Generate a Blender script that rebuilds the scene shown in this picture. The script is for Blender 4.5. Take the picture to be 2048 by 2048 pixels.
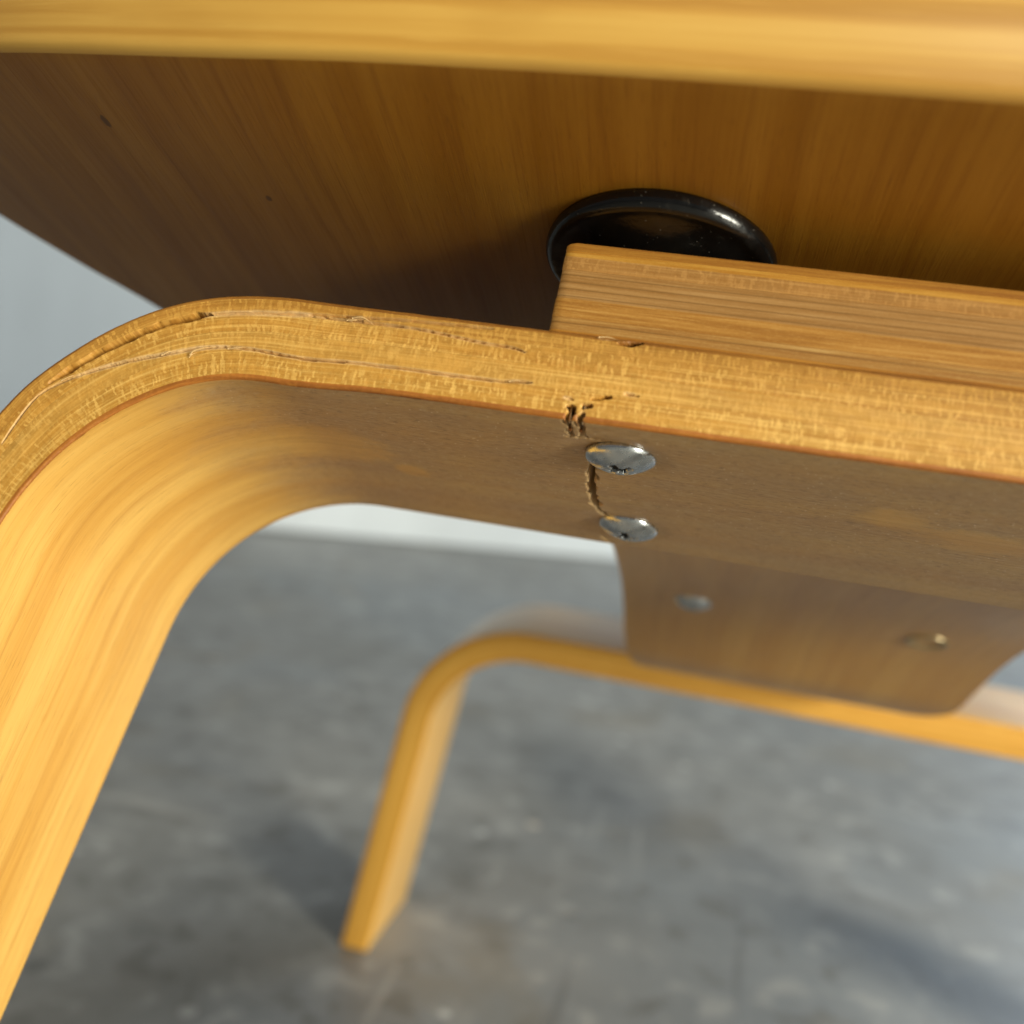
import bpy, bmesh, math, random
import numpy as np
from math import sin, cos, pi, radians, hypot, atan2
from mathutils import Matrix, Vector

for o in list(bpy.data.objects):
    bpy.data.objects.remove(o)
scene = bpy.context.scene
COL = scene.collection
rng = np.random.default_rng(7)
random.seed(7)
K = 1.27e-3            # working millimetres -> metres (leg plywood comes out about 18 mm thick)

# ------------------------------------------------------------------ camera
CAM_H = 282.0
cam_d = bpy.data.cameras.new('camera')
cam = bpy.data.objects.new('camera', cam_d)
COL.objects.link(cam)
cx_ = Vector((0.97105, 0.19500, 0.13799))      # camera right
cy_ = Vector((0.15531, -0.07644, -0.98490))    # camera down
cz_ = Vector((-0.18151, 0.97782, -0.10451))    # camera forward
m = Matrix((cx_, -cy_, -cz_)).transposed().to_4x4()
m.translation = Vector((0, 0, CAM_H * K))
cam.matrix_world = m
cam_d.sensor_width = 36.0
cam_d.lens = 36.0 * 2010 / 2048
cam_d.clip_start = 0.01
cam_d.clip_end = 60
cam_d.dof.use_dof = True
cam_d.dof.focus_distance = 0.205
cam_d.dof.aperture_fstop = 8.2
scene.camera = cam
scene.cycles.max_bounces = 5
scene.cycles.diffuse_bounces = 3
scene.cycles.glossy_bounces = 3
scene.cycles.use_denoising = True

# ------------------------------------------------------------------ world and lamps
world = bpy.data.worlds.new('World')
scene.world = world
world.use_nodes = True
bg = world.node_tree.nodes['Background']
bg.inputs[0].default_value = (1.0, 0.97, 0.92, 1)
bg.inputs[1].default_value = 0.17


def area_light(name, loc, target, sx, sy, power, col):
    d = bpy.data.lights.new(name, 'AREA')
    d.shape = 'RECTANGLE'
    d.size = sx
    d.size_y = sy
    d.energy = power
    d.color = col
    o = bpy.data.objects.new(name, d)
    COL.objects.link(o)
    o.location = loc
    o.rotation_euler = (Vector(target) - Vector(loc)).to_track_quat('-Z', 'Y').to_euler()
    return o


# tall window to the right and a little in front of the chair; a cooler one further round behind
area_light('window_light', (1.80, -0.95, 0.78), (0.0, 0.35, 0.30), 0.55, 1.10, 102, (1.0, 0.965, 0.80))
area_light('ceiling_light', (0.75, -0.75, 2.3), (0.05, 0.6, 0.1), 0.35, 0.35, 26, (1.0, 0.96, 0.80))
area_light('rear_window_light', (2.1, 3.2, 1.3), (0.2, 0.7, 0.1), 1.6, 1.6, 70, (0.78, 0.90, 1.0))

vs = scene.view_settings
vs.view_transform = 'Standard'
vs.look = 'None'
vs.exposure = -0.2
vs.gamma = 1.0
vs.use_curve_mapping = False


# ------------------------------------------------------------------ material helpers
class NT:
    def __init__(self, name):
        self.m = bpy.data.materials.new(name)
        self.m.use_nodes = True
        self.t = self.m.node_tree
        self.b = self.t.nodes['Principled BSDF']

    def n(self, typ, ins=None, **kw):
        nd = self.t.nodes.new(typ)
        for k, v in kw.items():
            setattr(nd, k, v)
        for k, v in (ins or {}).items():
            self.set(nd.inputs[k], v)
        return nd

    def set(self, sock, v):
        if isinstance(v, bpy.types.NodeSocket):
            self.t.links.new(v, sock)
        else:
            if isinstance(v, tuple) and len(v) == 3 and sock.type == 'RGBA':
                v = v + (1,)
            sock.default_value = v

    def bs(self, **kw):
        for k, v in kw.items():
            self.set(self.b.inputs[k.replace('_', ' ')], v)

    def uv(self):
        return self.n('ShaderNodeUVMap', uv_map='UVMap').outputs[0]

    def attr(self, name):
        return self.n('ShaderNodeAttribute', attribute_name=name).outputs['Fac']

    def obj(self):
        return self.n('ShaderNodeTexCoord').outputs['Object']

    def mapv(self, vec, sc, loc=(0, 0, 0)):
        return self.n('ShaderNodeMapping', {'Vector': vec, 'Scale': sc, 'Location': loc}).outputs[0]

    def noise(self, vec, scale=1.0, detail=4.0, rough=0.55, dist=0.0):
        return self.n('ShaderNodeTexNoise', {'Vector': vec, 'Scale': scale, 'Detail': detail, 'Roughness': rough,
                                             'Distortion': dist}).outputs['Fac']

    def voro(self, vec, scale=1.0, rnd=1.0):
        return self.n('ShaderNodeTexVoronoi', {'Vector': vec, 'Scale': scale, 'Randomness': rnd}).outputs['Distance']

    def ramp(self, f, a, b, lo=0.0, hi=1.0):
        return self.n('ShaderNodeMapRange', {'Value': f, 'From Min': a, 'From Max': b, 'To Min': lo, 'To Max': hi},
                      interpolation_type='SMOOTHSTEP').outputs[0]

    def mix(self, f, a, b, mode='MIX'):
        nd = self.n('ShaderNodeMix', data_type='RGBA', blend_type=mode)
        self.set(nd.inputs['Factor'], f)
        self.set(nd.inputs['A'], a) if False else self.set(nd.inputs[6], a)
        self.set(nd.inputs[7], b)
        return nd.outputs[2]

    def math(self, op, a, b=0.0, c=None):
        nd = self.n('ShaderNodeMath', operation=op)
        self.set(nd.inputs[0], a)
        self.set(nd.inputs[1], b)
        if c is not None:
            self.set(nd.inputs[2], c)
        return nd.outputs[0]

    def bump(self, h, strength=0.3, dist=0.0002):
        self.set(self.b.inputs['Normal'], self.n('ShaderNodeBump', {'Height': h, 'Strength': strength, 'Distance': dist}).outputs[0])


HONEY = (0.63, 0.335, 0.056)
HONEY_L = (0.72, 0.425, 0.090)
HONEY_D = (0.51, 0.25, 0.036)
RAW = (0.68, 0.47, 0.24)


def mat_fleck(name, base, light, dark, seed, amt=1.0, vstretch=0.42):
    """edge of a ply whose grain runs towards the viewer: short upright flecks (uv in mm: along, across)"""
    t = NT(name)
    uv = t.uv()
    warp = t.noise(t.mapv(uv, (0.25, 0.9, 1), (seed, 0, 0)), 1, 2)
    sep = t.n('ShaderNodeSeparateXYZ', {0: uv})
    blot = t.noise(t.mapv(uv, (0.10, 0.55, 1), (seed, 9, 0)), 1, 3)
    fl2 = t.noise(t.mapv(uv, (1.7, vstretch, 1), (seed * 5, 3, 0)), 1.0, 2.0, 0.5)
    grit = t.noise(t.mapv(uv, (2.6, 3.6, 1), (1, seed, 0)), 1, 3, 0.7)
    lng = t.noise(t.mapv(uv, (0.022, 2.1, 1), (seed * 2, 0, 0)), 1, 4, 0.65)
    # upright ray flecks: short bars with square ends, clustered in rows
    fl = None
    for q, (fu, fv) in enumerate(((2.5, 0.55), (3.4, 0.95))):
        cu = t.math('FLOOR', t.math('ADD', t.math('MULTIPLY', sep.outputs[0], fu), t.math('MULTIPLY', warp, 2.2)))
        row = t.n('ShaderNodeTexWhiteNoise', {'W': t.math('ADD', cu, seed * 7 + q)}, noise_dimensions='1D').outputs['Value']
        cv = t.math('FLOOR', t.math('ADD', t.math('MULTIPLY', sep.outputs[1], fv), row))
        wn_ = t.n('ShaderNodeTexWhiteNoise', {'Vector': t.n('ShaderNodeCombineXYZ', {0: cu, 1: cv, 2: seed + q}).outputs[0]}, noise_dimensions='3D').outputs['Value']
        b = t.ramp(wn_, 0.80, 0.90)
        fl = b if fl is None else t.math('MAXIMUM', fl, b)
    c = t.mix(t.ramp(blot, 0.3, 0.7), base, tuple(a * 0.80 for a in base))
    c = t.mix(t.ramp(lng, 0.50, 0.64, 0, 0.62), c, light)
    c = t.mix(t.ramp(lng, 0.47, 0.35, 0, 0.55), c, dark)
    c = t.mix(t.ramp(fl2, 0.46, 0.34, 0, 0.62 * amt), c, dark)
    c = t.mix(t.math('MULTIPLY', t.math('MULTIPLY', fl, t.ramp(grit, 0.25, 0.6, 0.45, 1.0)), t.ramp(blot, 0.30, 0.62, 0.10, 0.85 * amt)), c, tuple(min(0.9, a * 1.12) for a in light))
    c = t.mix(t.ramp(grit, 0.54, 0.72, 0, 0.35), c, light)
    c = t.mix(t.ramp(grit, 0.46, 0.28, 0, 0.40), c, dark)
    rw = t.attr('raw')
    c = t.mix(t.math('MULTIPLY', rw, t.ramp(warp, 0.25, 0.6, 0.5, 1.0)), c, RAW)
    t.bs(Base_Color=c, Roughness=t.ramp(grit, 0.3, 0.7, 0.42, 0.62))
    t.b.inputs['Specular IOR Level'].default_value = 0.35
    t.bump(t.math('ADD', t.math('MULTIPLY', fl2, 0.8), grit), 0.32, 0.00014)
    return t.m


def mat_long(name, base, light, dark, seed, sc=1.0, bump=0.3, lines=0.0):
    """edge of a ply whose grain runs along it"""
    t = NT(name)
    uv = t.uv()
    g = t.noise(t.mapv(uv, (0.05 * sc, 1.9 * sc, 1), (seed, seed, 0)), 1, 5, 0.6, 0.3)
    g2 = t.noise(t.mapv(uv, (0.35, 4.5 * sc, 1), (seed, 5, 0)), 1, 3, 0.6)
    grit = t.noise(t.mapv(uv, (1.8, 3.2, 1), (seed, 2, 0)), 1, 3, 0.7)
    c = t.mix(t.ramp(g, 0.34, 0.62), dark, base)
    c = t.mix(t.ramp(g, 0.54, 0.74, 0, 0.8), c, light)
    c = t.mix(t.ramp(g2, 0.5, 0.75, 0, 0.4), c, light)
    c = t.mix(t.ramp(grit, 0.5, 0.72, 0, 0.30), c, light)
    c = t.mix(t.ramp(grit, 0.48, 0.28, 0, 0.35), c, dark)
    if lines:
        wv = t.n('ShaderNodeTexWave', {'Vector': t.mapv(uv, (0.004, 1, 1), (0, seed, 0)), 'Scale': 0.26 * lines, 'Distortion': 1.1,
                                      'Detail': 2.0, 'Detail Scale': 0.25}, wave_type='BANDS', bands_direction='Y', wave_profile='SAW').outputs['Fac']
        c = t.mix(t.ramp(wv, 0.73, 0.97, 0, 0.72), c, tuple(a * 0.55 for a in dark))
    rw = t.attr('raw')
    c = t.mix(rw, c, RAW)
    t.bs(Base_Color=c, Roughness=0.52)
    t.b.inputs['Specular IOR Level'].default_value = 0.35
    t.bump(t.math('ADD', g2, t.math('MULTIPLY', grit, 0.6)), bump, 0.00015)
    return t.m


def mat_face(name, base, light, dark, seed, dust=False, gain=1.0, rough=0.42, swap=False, coat=0.0, marks=()):
    """veneer face; uv in mm, grain along u"""
    t = NT(name)
    uv = t.uv()
    if swap:
        s = t.n('ShaderNodeSeparateXYZ', {0: uv})
        uv = t.n('ShaderNodeCombineXYZ', {0: s.outputs[1], 1: s.outputs[0]}).outputs[0]
    wob = t.n('ShaderNodeTexNoise', {'Vector': t.mapv(uv, (0.013, 0.02, 1), (seed, 0, 0)), 'Scale': 1.0, 'Detail': 2.0})
    uvw = t.n('ShaderNodeMix', data_type='VECTOR')
    t.set(uvw.inputs['Factor'], 0.965)
    t.set(uvw.inputs[4], t.mapv(wob.outputs['Color'], (260, 260, 0)))
    t.set(uvw.inputs[5], uv)
    uvw = uvw.outputs[1]
    big = t.noise(t.mapv(uvw, (0.006, 0.11, 1), (seed, 2, 0)), 1, 3, 0.55)
    mid = t.noise(t.mapv(uvw, (0.010, 0.42, 1), (seed * 2, 0, 0)), 1, 4, 0.6)
    fine = t.noise(t.mapv(uv, (0.045, 2.4, 1), (seed, 0, 0)), 1, 4, 0.65)
    pore = t.noise(t.mapv(uv, (0.22, 4.2, 1), (seed, 4, 0)), 1, 2, 0.5)
    spot = t.noise(t.mapv(uv, (0.08, 0.16, 1), (seed, 8, 0)), 1, 3, 0.6)
    c = t.mix(t.ramp(big, 0.32, 0.66), light, base)
    c = t.mix(t.ramp(mid, 0.46, 0.80, 0, 0.62 * gain), c, dark)
    c = t.mix(t.ramp(fine, 0.50, 0.68, 0, 0.42 * gain), c, dark)
    c = t.mix(t.ramp(fine, 0.46, 0.28, 0, 0.30 * gain), c, light)
    c = t.mix(t.ramp(pore, 0.62, 0.74, 0, 0.45 * gain), c, tuple(a * 0.5 for a in dark))
    c = t.mix(t.ramp(spot, 0.62, 0.80, 0, 0.30), c, dark)
    r = t.ramp(fine, 0.3, 0.7, rough - 0.06, rough + 0.08)
    h = t.math('ADD', t.math('MULTIPLY', fine, 0.5), pore)
    if dust:
        sx = t.n('ShaderNodeSeparateXYZ', {0: uv})
        grain_d = t.noise(t.mapv(uv, (0.55, 1.5, 1)), 1, 4, 0.8)
        speck = t.voro(t.mapv(uv, (0.75, 0.55, 1)), 1)
        hair = t.noise(t.mapv(uv, (0.28, 2.6, 1), (7, 7, 0)), 1, 3, 0.7, 1.2)
        dm = t.noise(t.mapv(uv, (0.05, 0.10, 1), (3, 1, 0)), 1, 4, 0.6)
        edge = t.math('ADD', sx.outputs[0], t.math('MULTIPLY', t.math('SUBTRACT', dm, 0.5), 40.0))
        mask = t.ramp(edge, -32, 2)
        # two patches where the dust film has been rubbed off
        pn = t.math('MULTIPLY', t.math('SUBTRACT', t.noise(t.mapv(uv, (0.16, 0.22, 1)), 1, 4, 0.7), 0.5), 2.6)
        for (ux, wx, rx, ry) in ((-2, 26, 11.5, 8), (13, 34.5, 3.0, 3.0), (94, 22, 5.5, 4.5), (108, 27, 9, 5)):
            du = t.math('DIVIDE', t.math('SUBTRACT', sx.outputs[0], ux), rx)
            dw = t.math('DIVIDE', t.math('SUBTRACT', sx.outputs[1], wx), ry)
            d2 = t.math('ADD', t.math('MULTIPLY', du, du), t.math('MULTIPLY', dw, dw))
            d2 = t.math('ADD', d2, pn)
            mask = t.math('MULTIPLY', mask, t.ramp(d2, 0.2, 1.7, 0.35, 1.0))
        film = t.math('MULTIPLY', mask, t.ramp(dm, 0.2, 0.7, 0.50, 0.72))
        c = t.mix(film, c, (0.33, 0.215, 0.12))
        c = t.mix(t.math('MULTIPLY', mask, t.ramp(grain_d, 0.52, 0.68, 0, 0.55)), c, (0.52, 0.38, 0.24))
        c = t.mix(t.math('MULTIPLY', mask, t.ramp(speck, 0.15, 0.06, 0, 0.6)), c, (0.74, 0.60, 0.42))
        c = t.mix(t.math('MULTIPLY', mask, t.ramp(hair, 0.58, 0.70, 0, 0.5)), c, (0.60, 0.46, 0.29))
        c = t.mix(t.math('MULTIPLY', mask, t.ramp(grain_d, 0.48, 0.34, 0, 0.55)), c, (0.15, 0.08, 0.035))
        r = t.math('ADD', r, t.math('MULTIPLY', mask, 0.16))
        h = t.math('ADD', h, t.math('MULTIPLY', t.math('MULTIPLY', mask, grain_d), 1.2))
    if marks:
        ms = t.n('ShaderNodeSeparateXYZ', {0: t.uv()})
        mn = t.math('MULTIPLY', t.math('SUBTRACT', t.noise(t.mapv(t.uv(), (0.9, 0.9, 1)), 1, 2), 0.5), 1.6)
        for (mx_, my_, ra_, rb_) in marks:
            a_ = t.math('DIVIDE', t.math('SUBTRACT', ms.outputs[0], mx_), ra_)
            b_ = t.math('DIVIDE', t.math('SUBTRACT', ms.outputs[1], my_), rb_)
            dd = t.math('ADD', t.math('ADD', t.math('MULTIPLY', a_, a_), t.math('MULTIPLY', b_, b_)), mn)
            c = t.mix(t.ramp(dd, 1.2, 0.5, 0, 0.75), c, tuple(q * 0.35 for q in dark))
    c = t.mix(t.attr('raw'), c, RAW)
    t.bs(Base_Color=c, Roughness=r)
    t.b.inputs['Specular IOR Level'].default_value = 0.4
    t.b.inputs['Coat Weight'].default_value = coat
    t.b.inputs['Coat Roughness'].default_value = 0.3
    t.bump(h, 0.30, 0.00012)
    return t.m


def mat_bands(name, period, seed, k=1.0):
    """blurred plywood edge with coarse glue lines (v across the thickness)"""
    t = NT(name)
    uv = t.uv()
    wv = t.noise(t.mapv(uv, (0.004, period, 1), (seed, seed, 0)), 1, 2, 0.6)
    g = t.noise(t.mapv(uv, (0.05, 0.9, 1), (seed, 0, 0)), 1, 4, 0.6)
    b = t.noise(t.mapv(uv, (0.035, 0.12, 1), (seed, 6, 0)), 1, 3, 0.5)
    hd, hm, hl = [tuple(q * k for q in col) for col in (HONEY_D, HONEY, HONEY_L)]
    c = t.mix(t.ramp(wv, 0.36, 0.64), hd, hm)
    c = t.mix(t.ramp(wv, 0.52, 0.72, 0, 0.8), c, hl)
    c = t.mix(t.ramp(g, 0.5, 0.7, 0, 0.4), c, hl)
    c = t.mix(t.ramp(b, 0.5, 0.75, 0, 0.35), c, hd)
    t.bs(Base_Color=c, Roughness=0.45)
    t.bump(g, 0.2, 0.0002)
    return t.m


def mat_metal(name, col, rough, seed=0):
    t = NT(name)
    o = t.obj()
    n1 = t.noise(o, 900, 4, 0.65)
    n2 = t.noise(o, 260 + seed, 3, 0.6)
    c = t.mix(t.ramp(n2, 0.35, 0.68), col, tuple(a * 0.78 for a in col))
    c = t.mix(t.ramp(n1, 0.64, 0.74, 0, 0.5), c, (0.10, 0.085, 0.06))
    t.bs(Base_Color=c, Metallic=1.0, Roughness=t.ramp(n1, 0.3, 0.7, rough - 0.06, rough + 0.08))
    t.bump(n1, 0.12, 0.0001)
    return t.m


def mat_black():
    t = NT('black_rubber')
    o = t.obj()
    n1 = t.noise(o, 420, 5, 0.7)
    n2 = t.noise(o, 90, 3, 0.6)
    sp = t.voro(o, 620)
    c = t.mix(t.ramp(n2, 0.45, 0.75), (0.003, 0.003, 0.003), (0.008, 0.008, 0.008))
    c = t.mix(t.math('MULTIPLY', t.ramp(n1, 0.56, 0.72), t.ramp(n2, 0.45, 0.68, 0.0, 0.35)), c, (0.10, 0.09, 0.07))
    c = t.mix(t.ramp(sp, 0.10, 0.05, 0, 0.5), c, (0.22, 0.20, 0.16))
    t.bs(Base_Color=c, Roughness=t.ramp(n1, 0.35, 0.7, 0.10, 0.26))
    t.bump(t.math('ADD', n1, t.math('MULTIPLY', n2, 2.0)), 0.28, 0.0003)
    return t.m


def mat_floor():
    t = NT('worn_painted_concrete')
    o = t.obj()
    n1 = t.noise(o, 3.2, 5, 0.6, 0.4)
    n2 = t.noise(t.mapv(o, (1, 1, 1), (4, 2, 0)), 11, 5, 0.65, 0.5)
    n3 = t.noise(o, 60, 4, 0.7)
    n4 = t.noise(t.mapv(o, (1, 1, 1), (9, 5, 0)), 1.6, 3, 0.55)
    c = t.mix(t.ramp(n1, 0.36, 0.64), (0.19, 0.184, 0.168), (0.25, 0.245, 0.232))
    c = t.mix(t.ramp(n2, 0.50, 0.68, 0, 0.40), c, (0.33, 0.325, 0.31))
    c = t.mix(t.ramp(n2, 0.46, 0.32, 0, 0.40), c, (0.12, 0.112, 0.10))
    c = t.mix(t.ramp(n4, 0.5, 0.66, 0, 0.5), c, (0.20, 0.225, 0.245))
    n5 = t.noise(t.mapv(o, (1, 1, 1), (3, 8, 0)), 26, 4, 0.6, 0.3)
    c = t.mix(t.ramp(n5, 0.54, 0.66, 0, 0.65), c, (0.36, 0.355, 0.335))
    c = t.mix(t.ramp(n5, 0.45, 0.34, 0, 0.65), c, (0.12, 0.112, 0.095))
    n6 = t.noise(t.mapv(o, (1, 1, 1), (6, 1, 0)), 5.5, 3, 0.5, 0.6)
    c = t.mix(t.ramp(n6, 0.56, 0.68, 0, 0.5), c, (0.20, 0.172, 0.125))
    c = t.mix(t.ramp(n3, 0.55, 0.75, 0, 0.22), c, (0.36, 0.36, 0.35))
    # splashes of pale paint and a few rusty ones
    v1 = t.voro(t.mapv(o, (1, 1, 1), (0.3, 0.7, 0)), 13)
    c = t.mix(t.math('MULTIPLY', t.ramp(v1, 0.085, 0.05), t.ramp(n1, 0.36, 0.52)), c, (0.52, 0.52, 0.50))
    v2 = t.voro(t.mapv(o, (1, 1, 1), (2.1, 0.2, 0)), 9)
    c = t.mix(t.math('MULTIPLY', t.ramp(v2, 0.07, 0.04), t.ramp(n4, 0.36, 0.5)), c, (0.50, 0.44, 0.37))
    v3 = t.voro(t.mapv(o, (1, 1, 1), (5.1, 3.2, 0)), 17)
    c = t.mix(t.math('MULTIPLY', t.ramp(v3, 0.16, 0.08), t.ramp(n2, 0.44, 0.6, 0, 0.7)), c, (0.085, 0.08, 0.072))
    # long pale drag marks
    st = t.noise(t.mapv(o, (1.2, 26, 1), (1, 3, 0)), 1, 2, 0.5)
    c = t.mix(t.math('MULTIPLY', t.ramp(st, 0.64, 0.72, 0, 0.6), t.ramp(n1, 0.42, 0.55)), c, (0.42, 0.405, 0.37))
    rot = t.n('ShaderNodeMapping', {'Vector': o, 'Rotation': (0, 0, 1.0), 'Scale': (34, 2.2, 1), 'Location': (2, 7, 0)}).outputs[0]
    st2 = t.noise(rot, 1, 2, 0.5)
    c = t.mix(t.math('MULTIPLY', t.ramp(st2, 0.66, 0.74, 0, 0.6), t.ramp(n4, 0.45, 0.55)), c, (0.44, 0.43, 0.40))
    rot3 = t.n('ShaderNodeMapping', {'Vector': o, 'Rotation': (0, 0, -0.5), 'Scale': (40, 3.0, 1), 'Location': (9, 1, 0)}).outputs[0]
    c = t.mix(t.ramp(t.noise(rot3, 1, 2, 0.5), 0.69, 0.76, 0, 0.5), c, (0.10, 0.095, 0.09))
    t.bs(Base_Color=c, Roughness=t.ramp(n2, 0.3, 0.7, 0.34, 0.55))
    t.bump(t.math('ADD', n3, n2), 0.25, 0.001)
    return t.m


def mat_paint(name, col, rough, seed=0.0):
    t = NT(name)
    o = t.obj()
    n1 = t.noise(t.mapv(o, (1, 1, 0.3), (seed, 0, 0)), 2.2, 4, 0.6)
    n2 = t.noise(o, 140, 3, 0.6)
    c = t.mix(t.ramp(n1, 0.35, 0.7), col, tuple(a * 0.88 for a in col))
    t.bs(Base_Color=c, Roughness=rough)
    t.bump(n2, 0.08, 0.0006)
    return t.m


# ------------------------------------------------------------------ mesh helpers
def mesh_obj(name, V, F, mats, parent=None, uvs=None, raw=None, fmat=None, smooth=True, scale=True):
    """V: (n,3) in working mm; F: list/array of quads or mixed; uvs per vertex (n,2)"""
    V = np.asarray(V, float) * (K if scale else 1.0)
    me = bpy.data.meshes.new(name)
    if isinstance(F, np.ndarray):
        F = F.tolist()
    me.from_pydata(V.tolist(), [], F)
    nl = len(me.loops)
    li = np.zeros(nl, dtype=np.int32)
    me.loops.foreach_get('vertex_index', li)
    if uvs is not None:
        lay = me.uv_layers.new(name='UVMap')
        lay.data.foreach_set('uv', np.asarray(uvs, np.float32)[li].ravel())
    if raw is not None:
        a = me.attributes.new('raw', 'FLOAT', 'POINT')
        a.data.foreach_set('value', np.asarray(raw, np.float32))
    for mm in (mats if isinstance(mats, (list, tuple)) else [mats]):
        me.materials.append(mm)
    if fmat is not None:
        me.polygons.foreach_set('material_index', np.asarray(fmat, np.int32))
    me.polygons.foreach_set('use_smooth', np.full(len(me.polygons), bool(smooth)))
    me.update()
    o = bpy.data.objects.new(name, me)
    COL.objects.link(o)
    if parent is not None:
        o.parent = parent
    return o


def grid_faces(nu, nv, wrap=False):
    i = np.arange(nu - 1)[:, None]
    j = np.arange(nv if wrap else nv - 1)[None, :]
    j2 = (j + 1) % nv
    a = i * nv + j
    b = i * nv + j2
    c = (i + 1) * nv + j2
    d = (i + 1) * nv + j
    return np.stack([a, b, c, d], -1).reshape(-1, 4)


def empty(name, parent=None):
    o = bpy.data.objects.new(name, None)
    COL.objects.link(o)
    o.empty_display_size = 0.02
    o.parent = parent
    return o


def autosmooth(o, ang=35):
    o.data.polygons.foreach_set('use_smooth', np.full(len(o.data.polygons), True))
    me = o.data
    bm = bmesh.new()
    bm.from_mesh(me)
    for e in bm.edges:
        e.smooth = len(e.link_faces) != 2 or e.calc_face_angle(0) < radians(ang)
    bm.to_mesh(me)
    bm.free()


_lat = rng.random((256, 256))


def vnoise(x, y):
    x = np.asarray(x, float)
    y = np.asarray(y, float)
    xi = np.floor(x).astype(int)
    yi = np.floor(y).astype(int)
    fx = x - xi
    fy = y - yi
    fx = fx * fx * (3 - 2 * fx)
    fy = fy * fy * (3 - 2 * fy)
    g = lambda a, b: _lat[a & 255, b & 255]
    return (g(xi, yi) * (1 - fx) + g(xi + 1, yi) * fx) * (1 - fy) + (g(xi, yi + 1) * (1 - fx) + g(xi + 1, yi + 1) * fx) * fy


def sstep(a, b, x):
    t = np.clip((x - a) / (b - a), 0, 1)
    return t * t * (3 - 2 * t)


def catmull(P, n):
    P = np.asarray(P, float)
    P = np.vstack([2 * P[0] - P[1], P, 2 * P[-1] - P[-2]])
    out = []
    for i in range(1, len(P) - 2):
        t = np.linspace(0, 1, n, endpoint=False)[:, None]
        a, b, c, d = P[i - 1], P[i], P[i + 1], P[i + 2]
        out.append(0.5 * (2 * b + (c - a) * t + (2 * a - 5 * b + 4 * c - d) * t ** 2 + (3 * b - a - 3 * c + d) * t ** 3))
    out.append(P[-2][None])
    return np.vstack(out)


# ------------------------------------------------------------------ setting: floor, wall
floor = mesh_obj('floor', [(-6000, -4000, 0), (6000, -4000, 0), (6000, 6000, 0), (-6000, 6000, 0)], [(0, 1, 2, 3)], mat_floor(), smooth=False)
floor['kind'] = 'structure'
wa = np.array([-730.3, 1689.2])
wd = np.array([568.7, 323.3])
wd /= np.linalg.norm(wd)
wn = np.array([wd[1], -wd[0]])        # towards the camera


def wall_box(name, s0, s1, d0, d1, z0, z1, mat):
    pts = []
    for z in (z0, z1):
        for s, d in ((s0, d0), (s1, d0), (s1, d1), (s0, d1)):
            p = wa + wd * s + wn * d
            pts.append((p[0], p[1], z))
    return mesh_obj(name, pts, [(3, 2, 1, 0), (4, 5, 6, 7), (0, 1, 5, 4), (1, 2, 6, 5), (2, 3, 7, 6), (3, 0, 4, 7)], mat, smooth=False)


wall = wall_box('wall', -2600, 3400, -100, -10, 0, 2000, mat_paint('grey_white_wall_paint', (0.52, 0.60, 0.70), 0.6))
wall['kind'] = 'structure'
base = wall_box('baseboard', -2600, 3400, -10, 0, 2, 92, mat_paint('white_gloss_paint', (0.83, 0.90, 0.97), 0.35, 3))
base.parent = wall
bv = base.modifiers.new('bevel', 'BEVEL')
bv.width = 0.006
bv.segments = 3

# ------------------------------------------------------------------ the chair
chair = empty('lounge_chair')
chair['label'] = 'honey-coloured bent plywood lounge chair with a cracked front leg frame'
chair['category'] = 'chair'

T = 14.0
CX = 101.0                                  # half way along the cross bars, local x
O1 = np.array([-64.56, 144.05, 281.147])
B1 = np.array([[1, 0, 0], [0, 0.386756, 0.922182], [0, 0.922182, -0.386756]])   # rows: along, outward, width(back)
O2 = np.array([-65.377, 451.549, 165.067])
B2 = np.array([[0.999244, -0.038864, 0.000646], [-0.002998, -0.060485, 0.998165], [0.038753, 0.997412, 0.060555]])


class Frame:
    """bent plywood U: u along the strip (0 = where the left bend starts), v through the thickness, w across the width"""

    def __init__(s, O, B, R, phi, W, bulge=False, CX=CX):
        s.CX = CX
        s.O, s.B, s.R, s.phi, s.W, s.bulge = O, B, R, phi, W, bulge
        s.ua = (R + T / 2) * phi

    def off(s, u, v, w=0.0):
        o = T - v
        if s.bulge:
            top = 0.9 * np.exp(-((u + 20) / 13) ** 2) - 1.1 * sstep(-40, -52, u)
            bot = 0.85 * np.exp(-((u - 1) / 10) ** 2)
            bot = bot * np.exp(-w / 9.0)
            top = top * np.exp(-w / 22.0)
            o = o + top * (1 - v / T) - bot * (v / T)
        return o

    def pos(s, u, v, w, foot=None):
        u, v, w = np.broadcast_arrays(np.asarray(u, float), np.asarray(v, float), np.asarray(w, float))
        mir = u > s.CX
        uu = np.where(mir, 2 * s.CX - u, u)
        o = s.off(uu, v, w)
        R, phi = s.R, s.phi
        t = np.clip(-uu / (R + T / 2), 0, phi)
        x = np.where(uu >= 0, uu, -(R + o) * np.sin(t))
        y = np.where(uu >= 0, o, -R + (R + o) * np.cos(t))
        leg = np.maximum(-uu - s.ua, 0)
        x = x - leg * cos(phi)
        y = y - leg * sin(phi)
        x = np.where(mir, 2 * s.CX - x, x)
        P = s.O + x[..., None] * s.B[0] + y[..., None] * s.B[1] + w[..., None] * s.B[2]
        if foot is not None:      # cut the legs off level with the floor
            for sel, sg in ((~mir, -1), (mir, 1)):
                d = sg * cos(phi) * s.B[0] - sin(phi) * s.B[1]
                k = -(P[..., 2] - 0.6) / d[2]
                P = np.where((foot & sel)[..., None], P + k[..., None] * d, P)
        return P

    def leg_len(s):
        d = -cos(s.phi) * s.B[0] - sin(s.phi) * s.B[1]
        p = s.pos(-s.ua, T / 2, s.W / 2)
        return float(p[2] / -d[2])


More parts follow.
